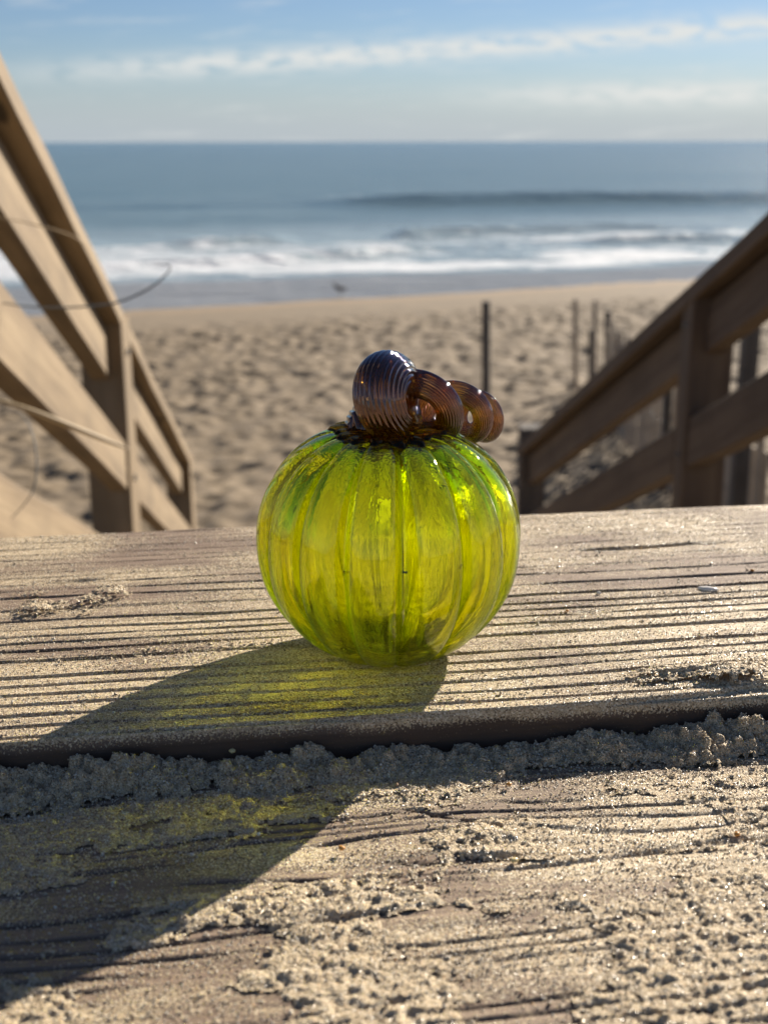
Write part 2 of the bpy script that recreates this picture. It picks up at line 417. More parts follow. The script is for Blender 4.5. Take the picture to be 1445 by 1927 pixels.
def saw(p, rise=.10):
    t = p - np.floor(p)
    return np.where(t < rise, sstep(0, rise, t), 1 - .55 * ((t - rise) / (1 - rise)) ** 1.3 - .45 * sstep(.86, 1.0, t))

WT = .216                             # plank width
def top_height(u, v):
    wv = v + .0016 * fbm(u / .09, v / .03, 3, 1) + .004 * vnoise(u / .5, v / .1, 4)
    ph = wv / .0090 + .6 * vnoise(wv / .03 + 3, u * 0, 5) + .18 * vnoise(u / .12, v / .02, 6)
    s = saw(ph)
    # groove strength: deep towards the front arris, soft at the back, and broken along the length
    amp = .0011 * (.30 + .70 * sstep(.18, .06, v)) * (0.6 + .4 * sstep(-.5, .15, fbm(u / .07, ph / 1.0 * .7, 2, 8)))
    h = amp * (s - 1)
    ph2 = wv / .0029 + .8 * vnoise(u / .1, v / .006, 9)
    h = h - .00010 * (1 - saw(ph2, .2)) * sstep(-.6, .4, vnoise(u / .05, v / .012, 10))
    h = h + .00012 * vnoise(u / .012, v / .0007, 11) + .00018 * fbm(u / .03, v / .0025, 2, 12)
    groove = np.clip((1 - s) * 1.8 - .85, 0, 1) * np.clip(amp / .0009, 0, 1)
    # knots of torn grain
    for (px, py, L_, D_) in ((1230, 1028, .03, .0016), (150, 1090, .013, .0014), (1110, 1150, .012, .001), (345, 1160, .012, .0011), (1000, 1180, .016, .0008)):
        c = loc(px, py); d = ((u - c.x) / L_) ** 2 + ((v - c.y - .0012 * np.sin((u - c.x) / .011)) / .0017) ** 2
        k = np.exp(-d); h = h - D_ * k; groove = np.maximum(groove, np.clip(k * 1.2 - .1, 0, 1))
    edge = v - .0009 * fbm(u / .02, u * 0, 3, 14) - .0012 * (vnoise(u / .09, u * 0, 15))
    # broken arris at the right
    cc = loc(1420, 1300); edge = edge - .006 * np.exp(-((u - cc.x) / .012) ** 2) - .0025 * np.exp(-((u - cc.x + .03) / .02) ** 2)
    r = .0018
    e = np.clip(edge, 0, r); h = h - (r - np.sqrt(np.maximum(r * r - (r - e) ** 2, 0)))
    e = np.clip(WT - v, 0, r); h = h - (r - np.sqrt(np.maximum(r * r - (r - e) ** 2, 0)))
    return h, groove

def low_height(u, v):
    # v measured down from the joint: negative towards the camera
    wv = v + .004 * fbm(u / .12, v / .05, 3, 21) + .010 * np.exp(-(((u - .01) / .05) ** 2 + ((v + .055) / .03) ** 2)) * np.sin(v / .006)
    kc = loc(850, 1505, LOW)
    kd = np.hypot((u - kc.x) / 1.9, v - kc.y)
    wv = wv + .010 * np.exp(-(kd / .010) ** 2) * np.sign(v - kc.y + 1e-9) * sstep(0, .003, np.abs(v - kc.y))
    ph = wv / .0058 + 1.2 * vnoise(wv / .03 + 3, u * 0, 25)
    s = saw(ph, .16)
    amp = .0008 * (0.2 + .8 * sstep(-.3, .3, fbm(u / .06, v / .012, 2, 28)))
    h = amp * (s - 1) + .0001 * vnoise(u / .012, v / .0008, 31) + .0003 * fbm(u / .03, v / .004, 2, 32) + .0008 * fbm(u / .05, v / .03, 2, 33)
    groove = np.clip((1 - s) * 1.5 - .6, 0, 1) * amp / .0008
    for (x0, y0, x1, y1, dd) in ((900, 1458, 1390, 1437, .0022), (760, 1520, 960, 1562, .0012), (880, 1618, 1110, 1606, .0014), (0, 1525, 330, 1512, .0012)):
        a = loc(x0, y0, LOW); b_ = loc(x1, y1, LOW); f = np.clip((u - a.x) / (b_.x - a.x), 0, 1); vc = a.y + (b_.y - a.y) * f + .0007 * fbm(u / .012, u * 0, 3, 34)
        k = np.exp(-((v - vc) / .0007) ** 2) * sstep(-.01, .004, u - a.x) * sstep(.01, -.004, u - b_.x) * (.5 + .5 * sstep(-.3, .3, vnoise(u / .008, u * 0, 35)))
        h = h - dd * k; groove = np.maximum(groove, k)
    return h, groove

def stamp(Hm, us, vs, cu, cv, r, z, squash=1.0):
    """press one rounded clod into a height map"""
    i0, i1 = np.searchsorted(us, (cu - r, cu + r)); j0, j1 = np.searchsorted(vs, (cv - r, cv + r))
    if i1 <= i0 or j1 <= j0: return
    d2 = ((us[i0:i1, None] - cu) ** 2 + (vs[None, j0:j1] - cv) ** 2) * (1.35 + .75 * vnoise(us[i0:i1, None] / .00075 + z * 900, vs[None, j0:j1] / .00075, 41) + .5 * vnoise(us[i0:i1, None] / .0018, vs[None, j0:j1] / .0014, 42))
    Hm[i0:i1, j0:j1] = np.maximum(Hm[i0:i1, j0:j1], np.where(d2 < r * r, z + squash * np.sqrt(np.maximum(r * r - d2, 0)), -1))

def plank(name, us, vs, hfun, thick, dustfun, z0, parent, label=None):
    U, V = np.meshgrid(us, vs, indexing='ij')
    h, gr = hfun(U, V); nu, nv = U.shape
    X = [np.stack([U, V, h + z0], -1).reshape(-1, 3)]
    F = [grid_faces(nu, nv)]; gv = [gr.ravel()]; dv = [dustfun(U, V, h).ravel()]
    # skirts: front, back, ends
    def skirt(idx, off, n=1, flip=False):
        base = sum(len(x) for x in X); top = X[0][idx].copy(); k = len(idx)
        prev = idx
        for q in range(n):
            row = top.copy(); f = (q + 1) / n
            row[:, 2] = row[:, 2] * (1 - f) + (z0 - thick) * f
            if n > 1 and q < n - 1: row[:, 1] += off * (.0009 * fbm(row[:, 0] / .012, row[:, 2] / .0022, 3, 40) - .0005 * math.sin(f * 9))
            ii = np.arange(base, base + k); X.append(row); base += k
            a, b_ = (prev[:-1], prev[1:])
            Q = np.stack([a, ii[:-1], ii[1:], b_], -1)
            F.append(Q if not flip else Q[:, ::-1]); prev = ii
            gv.append(np.full(k, .86 if n > 1 else .4)); dv.append(np.full(k, -.15 if n > 1 else .2))  # front face mixed dark, so its colour carries the shade of the step
    ids = np.arange(nu * nv).reshape(nu, nv)
    skirt(ids[:, 0], 1, 8); skirt(ids[:, -1], -1, 1, True); skirt(ids[0, :], 0, 1, True); skirt(ids[-1, :], 0, 1)
    me = np_mesh(name, np.concatenate(X), np.concatenate(F), {'groove': np.concatenate(gv), 'dust': np.concatenate(dv)})
    o = link(name, me, M_BOARD, parent, smooth=True, mw=RB.copy())
    if label: o['label'] = label
    return o, U, V, h

us = axis_pts(-.19, .20, .00055, -1.0, 1.0)
vs = np.concatenate([np.arange(0, .008, .00025), np.arange(.008, .215, .00042), [.2155, WT]])
def dust_top(U, V, h):
    d = .34 + .60 * fbm(U / .05, V / .02, 3, 50) + .35 * sstep(.12, .02, V)
    return np.clip(d + np.clip(-h / .0012, 0, 1) * .25, 0, 1.3)
LOW = -.0145
upper, UT, VT, HT = plank('plank', us, vs, top_height, .038, dust_top, 0, deck, 'raised weathered plank with deep grain grooves, nearest the stairs')
LOW = -.0145
us2 = axis_pts(-.165, .165, .00055, -1.0, 1.0)
vs2 = axis_pts(-.155, -.0005, .00050, -.2165, -.0005)
lump = None
def dust_low(U, V, h):
    return np.clip(.48 + .9 * fbm(U / .045, V / .016, 4, 55) + .25 * sstep(.0, .1, U), 0, 1.2)
lower, UL, VL, HL = plank('plank', us2, vs2, low_height, .038, dust_low, LOW, deck, 'lower sandy plank in the foreground')
for k in range(1, 5):                 # the deck goes on under and behind the camera
    u_ = np.linspace(-1.0, 1.0, 120); v_ = np.linspace(-.2165, -.0005, 70)
    ob, *_ = plank('plank', u_, v_, low_height, .038, dust_low, LOW, deck)
    ob.matrix_basis = RB @ Matrix.Translation((0, -.2235 * k, -.0005 * k)) 
# joists that carry the planks
for x in (-.75, -.25, .25, .75):
    a = RB @ Vector((x, .205, -.12)); c = RB @ Vector((x, -1.05, -.12))
    beam('joist', a, c, .038, .12, M_RAIL, deck)

# ------------------------------------------------------------------ sand lying on the planks
def sand_sheet(name, us, vs, U, V, base, Sh, z0, parent=None, thr=0.0):
    keep = (np.minimum.reduce([Sh[:-1, :-1], Sh[1:, :-1], Sh[:-1, 1:], Sh[1:, 1:]]) > thr)
    F = grid_faces(*U.shape, keep)
    X = np.stack([U, V, base + Sh + z0], -1).reshape(-1, 3)
    used = np.unique(F); remap = np.full(len(X), -1); remap[used] = np.arange(len(used))
    me = np_mesh(name, X[used], remap[F])
    return link(name, me, M_SAND, parent, smooth=True, mw=RB.copy())

# foreground plank: bank against the joint, crusts further down
Sh = np.full(UL.shape, -1.0); Uw, Vw = UL, VL
reach = .0175 + .009 * fbm(Uw / .022, Uw * 0, 3, 60) + .003 * sstep(.02, .12, Uw) + .003*sstep(-.05, -.14, Uw)
bank = np.clip((Vw + reach) / reach, 0, 1)
prof = (.0102 - .0056 * sstep(-.12, .03, Uw)) * np.sin(bank * math.pi * .5) ** .9 * (.86 + .35 * vnoise(Uw / .024, Uw * 0, 62)) * (1 + .75 * fbm(Uw / .012, Vw / .008, 3, 61)) - .0016 * sstep(.8, 1, bank)
prof = prof + (.0027 * fbm(Uw / .0048, Vw / .0036, 4, 69, .62) + .0020 * np.abs(fbm(Uw / .0026, Vw / .0022, 3, 70))) * sstep(0, .3, bank) - .0008
Sb = np.where(bank > 0, np.maximum(prof, -1), -1)
cov = fbm(Uw / .042, Vw / .022, 4, 63) + .18 * sstep(-.06, .10, Uw) + .10 * sstep(-.07, -.12, Vw) - .09
crust = np.where(cov > 0, (.0009 + .0008 * fbm(Uw / .005, Vw / .005, 4, 68)) * np.clip(cov * 4, 0, 1) ** .6, -1)
Sh = np.maximum(Sb, crust)
Hm = np.full(UL.shape, -1.0)
def rnd(a, b): return float(rng.uniform(a, b))
for _ in range(7000):                  # clods in the bank
    cu = rnd(-.17, .17); cv = -abs(rnd(0, .030)); r = rnd(.0004, .0012) * (1 + 1.1 * (rnd(0, 1) > .88))
    i = min(np.searchsorted(us2, cu), len(us2) - 1); j = min(np.searchsorted(vs2, cv), len(vs2) - 1)
    if Sb[i, j] <= 0 and rnd(0, 1) > .12: continue
    stamp(Hm, us2, vs2, cu, cv, r, max(Sb[i, j], 0) + rnd(-.8, .25) * r, rnd(.6, 1.0))
for _ in range(16000):                  # crumbs on the crusts
    cu = rnd(-.17, .17); cv = rnd(-.155, -.02)
    i = min(np.searchsorted(us2, cu), len(us2) - 1); j = min(np.searchsorted(vs2, cv), len(vs2) - 1)
    c = cov[i, j]
    if c < -.05 and rnd(0, 1) > .10: continue
    r = rnd(.00025, .0006) * (1 + 1.6 * (rnd(0, 1) > .985)) * (1 + .5 * max(0, c))
    stamp(Hm, us2, vs2, cu, cv, r, max(Sh[i, j], 0) + rnd(-.5, .1) * r, .65)
Sh = np.maximum(Sh, Hm)
Sh = np.where(Sh > -.5, Sh + .0006 * fbm(Uw / .0022, Vw / .0022, 3, 65) + .00028 * vnoise(Uw / .0007, Vw / .0007, 66), -1)
o = sand_sheet('sand_drift', us2, vs2, UL, VL, HL, Sh, LOW, None, .00012)
tag(o, 'lumpy damp sand banked against the step between the two planks', 'sand', kind='stuff')
SLOW = np.where(Sh > 0, Sh, 0)

# upper plank: small heaps, crust over the right part of the arris, grains caught in the grooves
def heap(cells, us, vs, U, V, count, spread, rr, zz):
    H = np.full(U.shape, -1.0)
    for (px, py, su, sv, hh, n) in cells:
        c = loc(px, py)
        for _ in range(n):
            a = float(rng.normal(0, .42)); b_ = float(rng.normal(0, .42))
            if a * a + b_ * b_ > 1: continue
            z = hh * max(0, 1 - (a * a + b_ * b_)) ** .8
            r = rnd(*rr); stamp(H, us, vs, c.x + a * su, c.y + b_ * sv, r, z - r * rnd(.3, .8), 1.0)
    return H
SU = UT; SV = VT
def finish(H): return np.where(H > -.5, H + .0003 * vnoise(SU / .001, SV / .001, 71), -1)
for cells, lab in (([(66, 1148, .009, .010, .0034, 330), (108, 1144, .008, .008, .0022, 150), (62, 1118, .009, .005, .0008, 90)], 'crumbly sand heap at the far left of the raised plank'),
                   ([(205, 1118, .010, .010, .0030, 300), (165, 1132, .009, .007, .0020, 170), (160, 1154, .005, .003, .0014, 50)], 'pale sand heap, the one nearer the glass pumpkin on the left')):
    H = finish(heap(cells, us, vs, SU, SV, 0, 0, (.0004, .0009), 0))
    # the heap as a closed little mass: drop the rim on to the wood
    o = sand_sheet('sand_heap', us, vs, SU, SV, HT, H, 0, None, .0001)
    tag(o, lab, 'sand heap', 'small sand heaps on the raised plank')
H = heap([(1290, 1268, .024, .006, .0026, 900), (1370, 1272, .018, .008, .0034, 700), (1420, 1252, .012, .006, .0018, 200), (1230, 1283, .010, .003, .0012, 120),
          (1330, 1195, .03, .008, .0003, 120), (700, 1322, .10, .003, .0006, 300), (300, 1330, .09, .02, .0002, 240), (240, 1235, .07, .02, .0002, 260), (400, 1215, .06, .006, .0004, 260), (1240, 1330, .03, .003, -.001, 90),
          (1190, 1032, .008, .002, .001, 20), (975, 1005, .01, .003, .0004, 20), (1213, 952, .002, .002, .002, 12)], us, vs, SU, SV, 0, 0, (.0004, .0011), 0)
for _ in range(4200):
    cu = rnd(-.19, .20); cv = abs(rnd(-.02, 1)) * .21
    if fbm(np.array(cu / .04), np.array(cv / .012), 2, 75) + .25 * (cv < .09) < rnd(-.2, .5): continue
    r = rnd(.0003, .0007); stamp(H, us, vs, cu, cv, r, -r * .3, 1)
H = finish(H)
o = sand_sheet('sand_sprinkle', us, vs, SU, SV, HT, H, 0, None, .0001)
tag(o, 'fine sand crust caught in the grooves and along the edge of the raised plank', 'sand', kind='stuff')
STOP = np.where(H > 0, H, 0)

def grains(name, us, vs, Hs, z0, n, dens, size, label):
    cu = rng.uniform(us_min(us), us_max(us), n * 3); 
    cv = rng.uniform(vs[0] + .0008, vs[-1] - .0008, n * 3)
    k = dens(cu, cv) > rng.uniform(0, 1, n * 3); cu = cu[k][:n]; cv = cv[k][:n]; n = len(cu)
    i = np.clip(np.searchsorted(us, cu), 0, len(us) - 1); j = np.clip(np.searchsorted(vs, cv), 0, len(vs) - 1)
    r = size * rng.uniform(.55, 1.25, n) * (1 + 1.0 * (rng.random(n) > .985))
    z = Hs[i, j] + r * .45 + z0
    base = np.array([(1, 0, 0), (-1, 0, 0), (0, 1, 0), (0, -1, 0), (0, 0, 1), (0, 0, -1)], float)
    tri = np.array([(0, 2, 4), (2, 1, 4), (1, 3, 4), (3, 0, 4), (2, 0, 5), (1, 2, 5), (3, 1, 5), (0, 3, 5)])
    a = rng.uniform(0, 2 * math.pi, (n, 3)); ca, sa = np.cos(a), np.sin(a)
    Rz = np.zeros((n, 3, 3)); Rz[:, 0, 0] = ca[:, 0]; Rz[:, 0, 1] = -sa[:, 0]; Rz[:, 1, 0] = sa[:, 0]; Rz[:, 1, 1] = ca[:, 0]; Rz[:, 2, 2] = 1
    Rx = np.zeros((n, 3, 3)); Rx[:, 1, 1] = ca[:, 1]; Rx[:, 1, 2] = -sa[:, 1]; Rx[:, 2, 1] = sa[:, 1]; Rx[:, 2, 2] = ca[:, 1]; Rx[:, 0, 0] = 1
    R = Rz @ Rx
    sc = rng.uniform(.7, 1.2, (n, 6, 1))
    Vv = np.einsum('nij,nkj->nki', R, np.broadcast_to(base, (n, 6, 3)) * sc) * r[:, None, None] + np.stack([cu, cv, z], -1)[:, None, :]
    Ff = (tri[None] + (np.arange(n) * 6)[:, None, None]).reshape(-1, 3)
    tone = np.repeat(rng.random(n), 6)
    me = np_mesh(name, Vv.reshape(-1, 3), Ff, {'tone': tone})
    o = link(name, me, M_GRAIN, None, mw=RB.copy()); tag(o, label, 'sand', kind='stuff'); return o
def us_min(us): return -.19
def us_max(us): return .20
grains('sand_grains', us, vs, HT + STOP, 0, 30000, lambda a, b: np.clip(.30 + .75 * fbm(a / .03, b / .009, 3, 80) + .35 * (b < .10) + .2 * (b < .03), 0.04, 1), .00026, 'loose quartz grains scattered over the raised grooved plank')
grains('sand_grains', us2, vs2, HL + SLOW, LOW, 46000, lambda a, b: np.clip(.35 + .8 * fbm(a / .03, b / .02, 3, 81) + .7 * (b > -.028), 0.06, 1), .00031, 'loose quartz grains scattered over the lower foreground plank')

# pebbles and shell chips
def pebble(name, px, py, h, r, m, label, cat, sq=(1, .8, .6), grp=None):
    import bmesh
    bm = bmesh.new(); bmesh.ops.create_icosphere(bm, subdivisions=2, radius=r)
    for v in bm.verts:
        n = v.co.normalized(); k = 1 + .12 * math.sin(n.x * 5 + px) + .1 * math.sin(n.y * 7 + py)
        v.co = Vector((v.co.x * sq[0] * k, v.co.y * sq[1] * k, v.co.z * sq[2] * k))
    me = bpy.data.meshes.new(name); bm.to_mesh(me); bm.free()
    p = RB @ (loc(px, py, h) + Vector((0, 0, r * sq[2] * .7)))
    o = link(name, me, m, None, smooth=True, mw=Matrix.Translation(p) @ Matrix.Rotation(px, 4, 'Z'))
    tag(o, label, cat, grp); return o
pebble('pebble', 955, 1478, LOW + .001, .0009, M_PEB_O, 'orange pebble on the lower plank below the sand bank', 'pebble')
pebble('pebble', 690, 1152 - 90 + 90, .0, .0007, M_PEB_O, 'tiny orange grain standing behind the glass pumpkin', 'pebble') if False else None
pebble('pebble', 1065, 1151, .0, .0007, M_PEB_O, 'tiny amber grain on the raised plank right of the pumpkin', 'pebble')
pebble('pebble', 435, 1415, LOW + .006, .0012, M_PEB_Y, 'yellow pebble on the sand bank in the pumpkin shadow', 'pebble')
pebble('pebble', 1413, 1076, .0, .0009, M_PEB_O, 'small ochre pebble at the far right of the raised plank', 'pebble')
pebble('pebble', 1383, 1573, LOW + .001, .0010, M_PEB_O, 'reddish pebble at the right of the lower plank', 'pebble')
pebble('pebble', 640, 1598, LOW + .001, .0010, M_PEB_O, 'brown pebble on the sunlit rim of the shadow on the lower plank', 'pebble')
pebble('pebble', 965, 1622, LOW + .001, .0011, M_PEB_Y, 'pale yellow pebble in the middle of the lower plank', 'pebble')
def shell(px, py, L_, W_, label):
    n = 18; V = [Vector((0, 0, .0007))]; F = []
    for ring, f in ((1, .55), (2, 1.0)):
        for k in range(n):
            a = 2 * math.pi * k / n; ca = math.cos(a); x = L_ * f * ca; y = W_ * f * math.sin(a) * (1 - .25 * ca)
            V.append(Vector((x, y, .0007 * (1 - f * f) + .00008 * math.sin(a * 9))))
    for k in range(n): F.append((0, 1 + k, 1 + (k + 1) % n)); F.append((1 + k, 1 + n + k, 1 + n + (k + 1) % n, 1 + (k + 1) % n))
    base = len(V); V += [v - Vector((0, 0, .0004)) for v in V[1 + n:1 + 2 * n]]
    for k in range(n): F.append((1 + n + k, base + k, base + (k + 1) % n, 1 + n + (k + 1) % n))
    F.append(tuple(base + k for k in range(n - 1, -1, -1)))
    me = py_mesh('shell_chip', V, F); p = RB @ (loc(px, py) + Vector((0, 0, .0006)))
    o = link('shell_chip', me, M_SHELL, None, smooth=True, mw=Matrix.Translation(p) @ Matrix.Rotation(-.25, 4, 'Z') @ Matrix.Rotation(.15, 4, 'X')); tag(o, label, 'shell')
shell(1330, 1111, .0042, .0018, 'flat oval white shell chip on the raised plank at the right')
shell(1124, 1119, .0010, .0007, 'tiny round white shell speck on the raised plank right of the pumpkin')

# ------------------------------------------------------------------ glass pumpkin
PC = Vector((.0014, .4280, -.1752))
R0, HH = .0457, .0838
pump = empty('glass_pumpkin', PC)
tag(pump, 'small chartreuse blown glass pumpkin with curled amber stem standing on the raised plank', 'glass pumpkin')
NL = 14
def prof_r(t):                        # t 0 bottom centre .. 1 top centre, returns radius and height of the outer wall
    a = -math.pi / 2 + t * math.pi
    c = math.copysign(abs(math.cos(a)) ** .92, math.cos(a)); s = math.sin(a)
    r = R0 * c
    z = HH / 2 + (HH / 2) * math.copysign(abs(s) ** .96, s)
    k = r / R0
    # flat foot with a shallow hollow, dimple under the stem, weight slightly above the middle
    if s < 0:
        r *= 1 - .05 * sstep(.25, .85, -s); z = max(z - .003 * sstep(0, .8, -s), 0)
    else: z -= .0075 * math.exp(-(r / .014) ** 2)
    return r, z
def shell_verts(off, amp, nphi, nt_, twist=.0, pw=2.0):
    T = np.linspace(0, 1, nt_); V = np.zeros((nt_, nphi, 3)); ph = np.linspace(0, 2 * math.pi, nphi, endpoint=False)
    pr = np.array([prof_r(float(t)) for t in T])
    dr = np.gradient(pr[:, 0]); dz = np.gradient(pr[:, 1]); ln = np.hypot(dr, dz) + 1e-9
    nr, nzz = dz / ln, -dr / ln
    rr = pr[:, 0] - nr * off; zz = pr[:, 1] - nzz * off
    rr = np.maximum(rr, 1e-5)
    for i in range(nt_):
        p = ph + twist * math.sin(T[i] * math.pi) + .05 * np.sin(ph * 3 + 1.0) / 1.0
        gq = (1 - np.abs(np.sin(NL * p / 2 + .6))) ** pw
        w = math.sin(T[i] * math.pi) ** .6
        var = 1 + .25 * np.sin(ph * 5 + 2)
        k = 1 + amp * .10 - amp * gq * var * w - .006 * w * np.sin(ph * 2 + T[i] * 4 + .5) * 0.7
        V[i, :, 0] = rr[i] * k * np.cos(ph); V[i, :, 1] = rr[i] * k * np.sin(ph); V[i, :, 2] = zz[i] - .0012 * gq * (T[i] > .5) * w
    return V
def shell_mesh(name, off, amp, nphi, nt_, inward, pw):
    V = shell_verts(off, amp, nphi, nt_, pw=pw); V[:, :, 2] = np.where(V[:, :, 2] < 0.0, 0.0, V[:, :, 2])
    F = []
    i = np.arange(nt_ - 1)[:, None] * nphi; j = np.arange(nphi)[None, :]; j2 = (j + 1) % nphi
    Q = np.stack([i + j, i + j2, i + nphi + j2, i + nphi + j], -1).reshape(-1, 4)
    if inward: Q = Q[:, ::-1]
    return V.reshape(-1, 3), Q
Vo, Fo = shell_mesh('o', 0, .17, 640, 180, False, 2.4)
Vi, Fi = shell_mesh('i', .0034, .075, 480, 150, True, 1.3)
Vi = Vi + np.array([0, 0, .0006])
me = np_mesh('body', np.concatenate([Vo, Vi]), np.concatenate([Fo, Fi + len(Vo)]))
body = link('body', me, M_GLASS, pump, smooth=True)

# sticker on the back of the body, written side outwards
stk = []
wd, hg = .0160, .0140
def on_back(s, z, off):               # arc position s, height z on the back wall
    a = math.pi / 2 - (s + .0035) / .047
    zz = z; k = math.sqrt(max(0, 1 - ((zz - HH / 2) / (HH / 2)) ** 2)); r = R0 * k ** .92 + off
    return Vector((r * math.cos(a), r * math.sin(a), zz))
Vs = []; Fs = []; nx, nz_ = 12, 8
for sgn in (.00115, .00128):
    for i in range(nx + 1):
        for j in range(nz_ + 1):
            Vs.append(on_back((i / nx - .5) * wd, .0345 + (j / nz_ - .5) * hg, sgn))
q = (nx + 1) * (nz_ + 1)
for i in range(nx):
    for j in range(nz_):
        a = i * (nz_ + 1) + j; Fs.append((a, a + nz_ + 1, a + nz_ + 2, a + 1)); Fs.append((q + a, q + a + 1, q + a + nz_ + 2, q + a + nz_ + 1))
sticker = link('price_sticker', py_mesh('price_sticker', Vs, Fs), M_PAPER, pump)
# pen strokes: "010" over "4995"
def stroke_digits(txt, x0, z0, hgt):
    seg = {'0': [[(0.1, .5), (.2, .9), (.5, 1), (.8, .85), (.85, .5), (.75, .1), (.4, 0), (.15, .15), (.1, .5)]],
           '1': [[(.4, 1), (.5, 0)]], '4': [[(.1, 1), (.1, .5), (.8, .5)], [(.7, 1), (.65, 0)]],
           '9': [[(.8, .75), (.5, 1), (.2, .8), (.3, .55), (.75, .65), (.8, .9), (.75, .4), (.6, 0)]],
           '5': [[(.8, 1), (.3, 1), (.25, .6), (.6, .6), (.8, .35), (.6, .05), (.2, .05)]]}
    V = []; F = []
    for ch in txt:
        for line in seg[ch]:
            # outward view from behind: x runs the other way
            pts = [on_back(-(x0 + p[0] * hgt * .6), z0 + p[1] * hgt, .00142) for p in line]
            v, f = tube(pts, .00026, 5); b0 = len(V); V += v; F += [tuple(b0 + k for k in ff) for ff in f]
        x0 += hgt * .72
    return V, F
V1, F1 = stroke_digits('010', -.0040, .0362, .0032); V2, F2 = stroke_digits('4995', -.0052, .0302, .0034)
link('handwriting', py_mesh('handwriting', V1 + V2, F1 + [tuple(len(V1) + k for k in f) for f in F2]), M_INK, sticker)

# amber collar melted over the shoulders
NC = 320; rings = 26; Vc = []
for i in range(rings):
    f = i / (rings - 1)
    for k in range(NC):
        ph = 2 * math.pi * k / NC
        rmax = .0178 + .0030 * abs(math.sin(8 * ph + .3)) ** 1.5 * (1 + .5 * math.sin(3 * ph)) + .0016 * math.sin(5 * ph + 1) + .0005 * math.sin(23 * ph)
        r = .0008 + (rmax - .0008) * f
        rr = r
        # height of the body at that radius
        lo, hi = .5, 1.0
        for _ in range(14):
            mid = (lo + hi) / 2
            if prof_r(mid)[0] > r: lo = mid
            else: hi = mid
        z = prof_r(lo)[1] - .0012 * ((1 - abs(math.sin(8 * ph + .6))) ** 1.9)
        th = .0011 + .0022 * (1 - f) ** 1.4
        if f > .93: th *= (1 - ((f - .93) / .07) ** 2)
        th += .0010 * math.sin(8 * ph * 2 + .4) ** 2 * f * (1 - f)
        Vc.append(((rr) * math.cos(ph), rr * math.sin(ph), z + th + .0001))
Vc2 = [(x, y, z) for (x, y, z) in Vc]
Vb = []
for idx, (x, y, z) in enumerate(Vc):
    f = (idx // NC) / (rings - 1); Vb.append((x, y, z - max(.0003, .0011 + .0022 * (1 - f) ** 1.4) * (1 if f < .93 else .3)))
Fc = []
for i in range(rings - 1):
    for k in range(NC):
        k2 = (k + 1) % NC; a, b_, c, d = i * NC + k, i * NC + k2, (i + 1) * NC + k2, (i + 1) * NC + k
        Fc.append((a, d, c, b_)); Fc.append((a + len(Vc), b_ + len(Vc), c + len(Vc), d + len(Vc)))
for k in range(NC):
    k2 = (k + 1) % NC; a = (rings - 1) * NC
    Fc.append((a + k, a + k + len(Vc), a + k2 + len(Vc), a + k2))
collar = link('stem_collar', py_mesh('stem_collar', Vc + Vb, Fc), M_COLLAR, pump, smooth=True)

# curled stem: a ribbed gather wound into a corkscrew that shrinks to the right
upv = Vector((0, 0, 1))
KEY = [  # turn, centre px, py, Y, loop radius (m), tube radius (m), yaw of the loop's axis away from the viewer (deg)
    (-.45, 712, 772, .434, .0072, .0080, -25), (0.0, 728, 750, .431, .0076, .0094, -36), (.25, 742, 748, .429, .0084, .0088, -40), (.5, 750, 756, .429, .0086, .0068, -20), (.75, 766, 764, .433, .0082, .0056, 15), (1.0, 786, 768, .434, .0084, .0048, 56),
    (1.25, 802, 769, .435, .0086, .0046, 66), (1.6, 822, 772, .440, .0080, .0040, 66), (2.0, 856, 776, .448, .0074, .0035, 62), (2.25, 874, 778, .451, .0076, .0033, 58), (2.6, 886, 781, .454, .0068, .0031, 55),
    (3.0, 898, 784, .457, .0066, .0029, 48), (3.25, 906, 787, .459, .0066, .0028, 44), (3.7, 910, 790, .462, .0056, .0024, 40)]
kt = np.array([k[0] for k in KEY])
def kin(t, c): return float(np.interp(t, kt, [k[c] for k in KEY]))
path = []; rads = []
c0 = P(KEY[0][1], KEY[0][2], KEY[0][3]); th0 = KEY[0][0] * 2 * math.pi
def frt_(a): a = math.radians(a); return Vector((math.sin(a), -math.cos(a), 0))
start = c0 + (upv * math.cos(th0) + frt_(KEY[0][6]) * math.sin(th0)) * KEY[0][4]
foot = Vector((P(708, 830, .436).x, PC.y + .002, PC.z + HH - .004))
for i in range(14):
    f = i / 14; q = foot.lerp(start, f) + Vector((-.0025, .004, 0)) * math.sin(f * math.pi)
    path.append(q); rads.append(.0098 * (1 - f) ** 2 + .0082 * (1 - (1 - f) ** 2))
NT = 330
for i in range(NT + 1):
    t = KEY[0][0] + (KEY[-1][0] - KEY[0][0]) * i / NT; th = t * 2 * math.pi
    sm = [np.mean([kin(t + d, c) for d in (-.12, -.06, 0, .06, .12)]) for c in range(1, 7)]
    c_ = P(sm[0], sm[1], sm[2]); path.append(c_ + (upv * math.cos(th) + frt_(sm[5]) * math.sin(th)) * sm[3]); rads.append(sm[4] * (1.10 if t > 1.6 else 1 + .10 * max(0, (t - 1.1) / .5)))
rads = np.array(rads); 
for q in range(8): rads[-1 - q] *= math.sqrt(1 - ((7.6 - q) / 8) ** 2) if q < 8 else 1
rads[:15] = np.linspace(.0105, rads[15], 15)
ns = 176; V = []; F = []; tpn = None
pts = [Vector(p) for p in path]; n = len(pts)
for it in range(3): pts = [pts[0]] + [(pts[i - 1] + pts[i] * 2 + pts[i + 1]) / 4 for i in range(1, n - 1)] + [pts[-1]]
tpn = Vector((1, 0, 0))
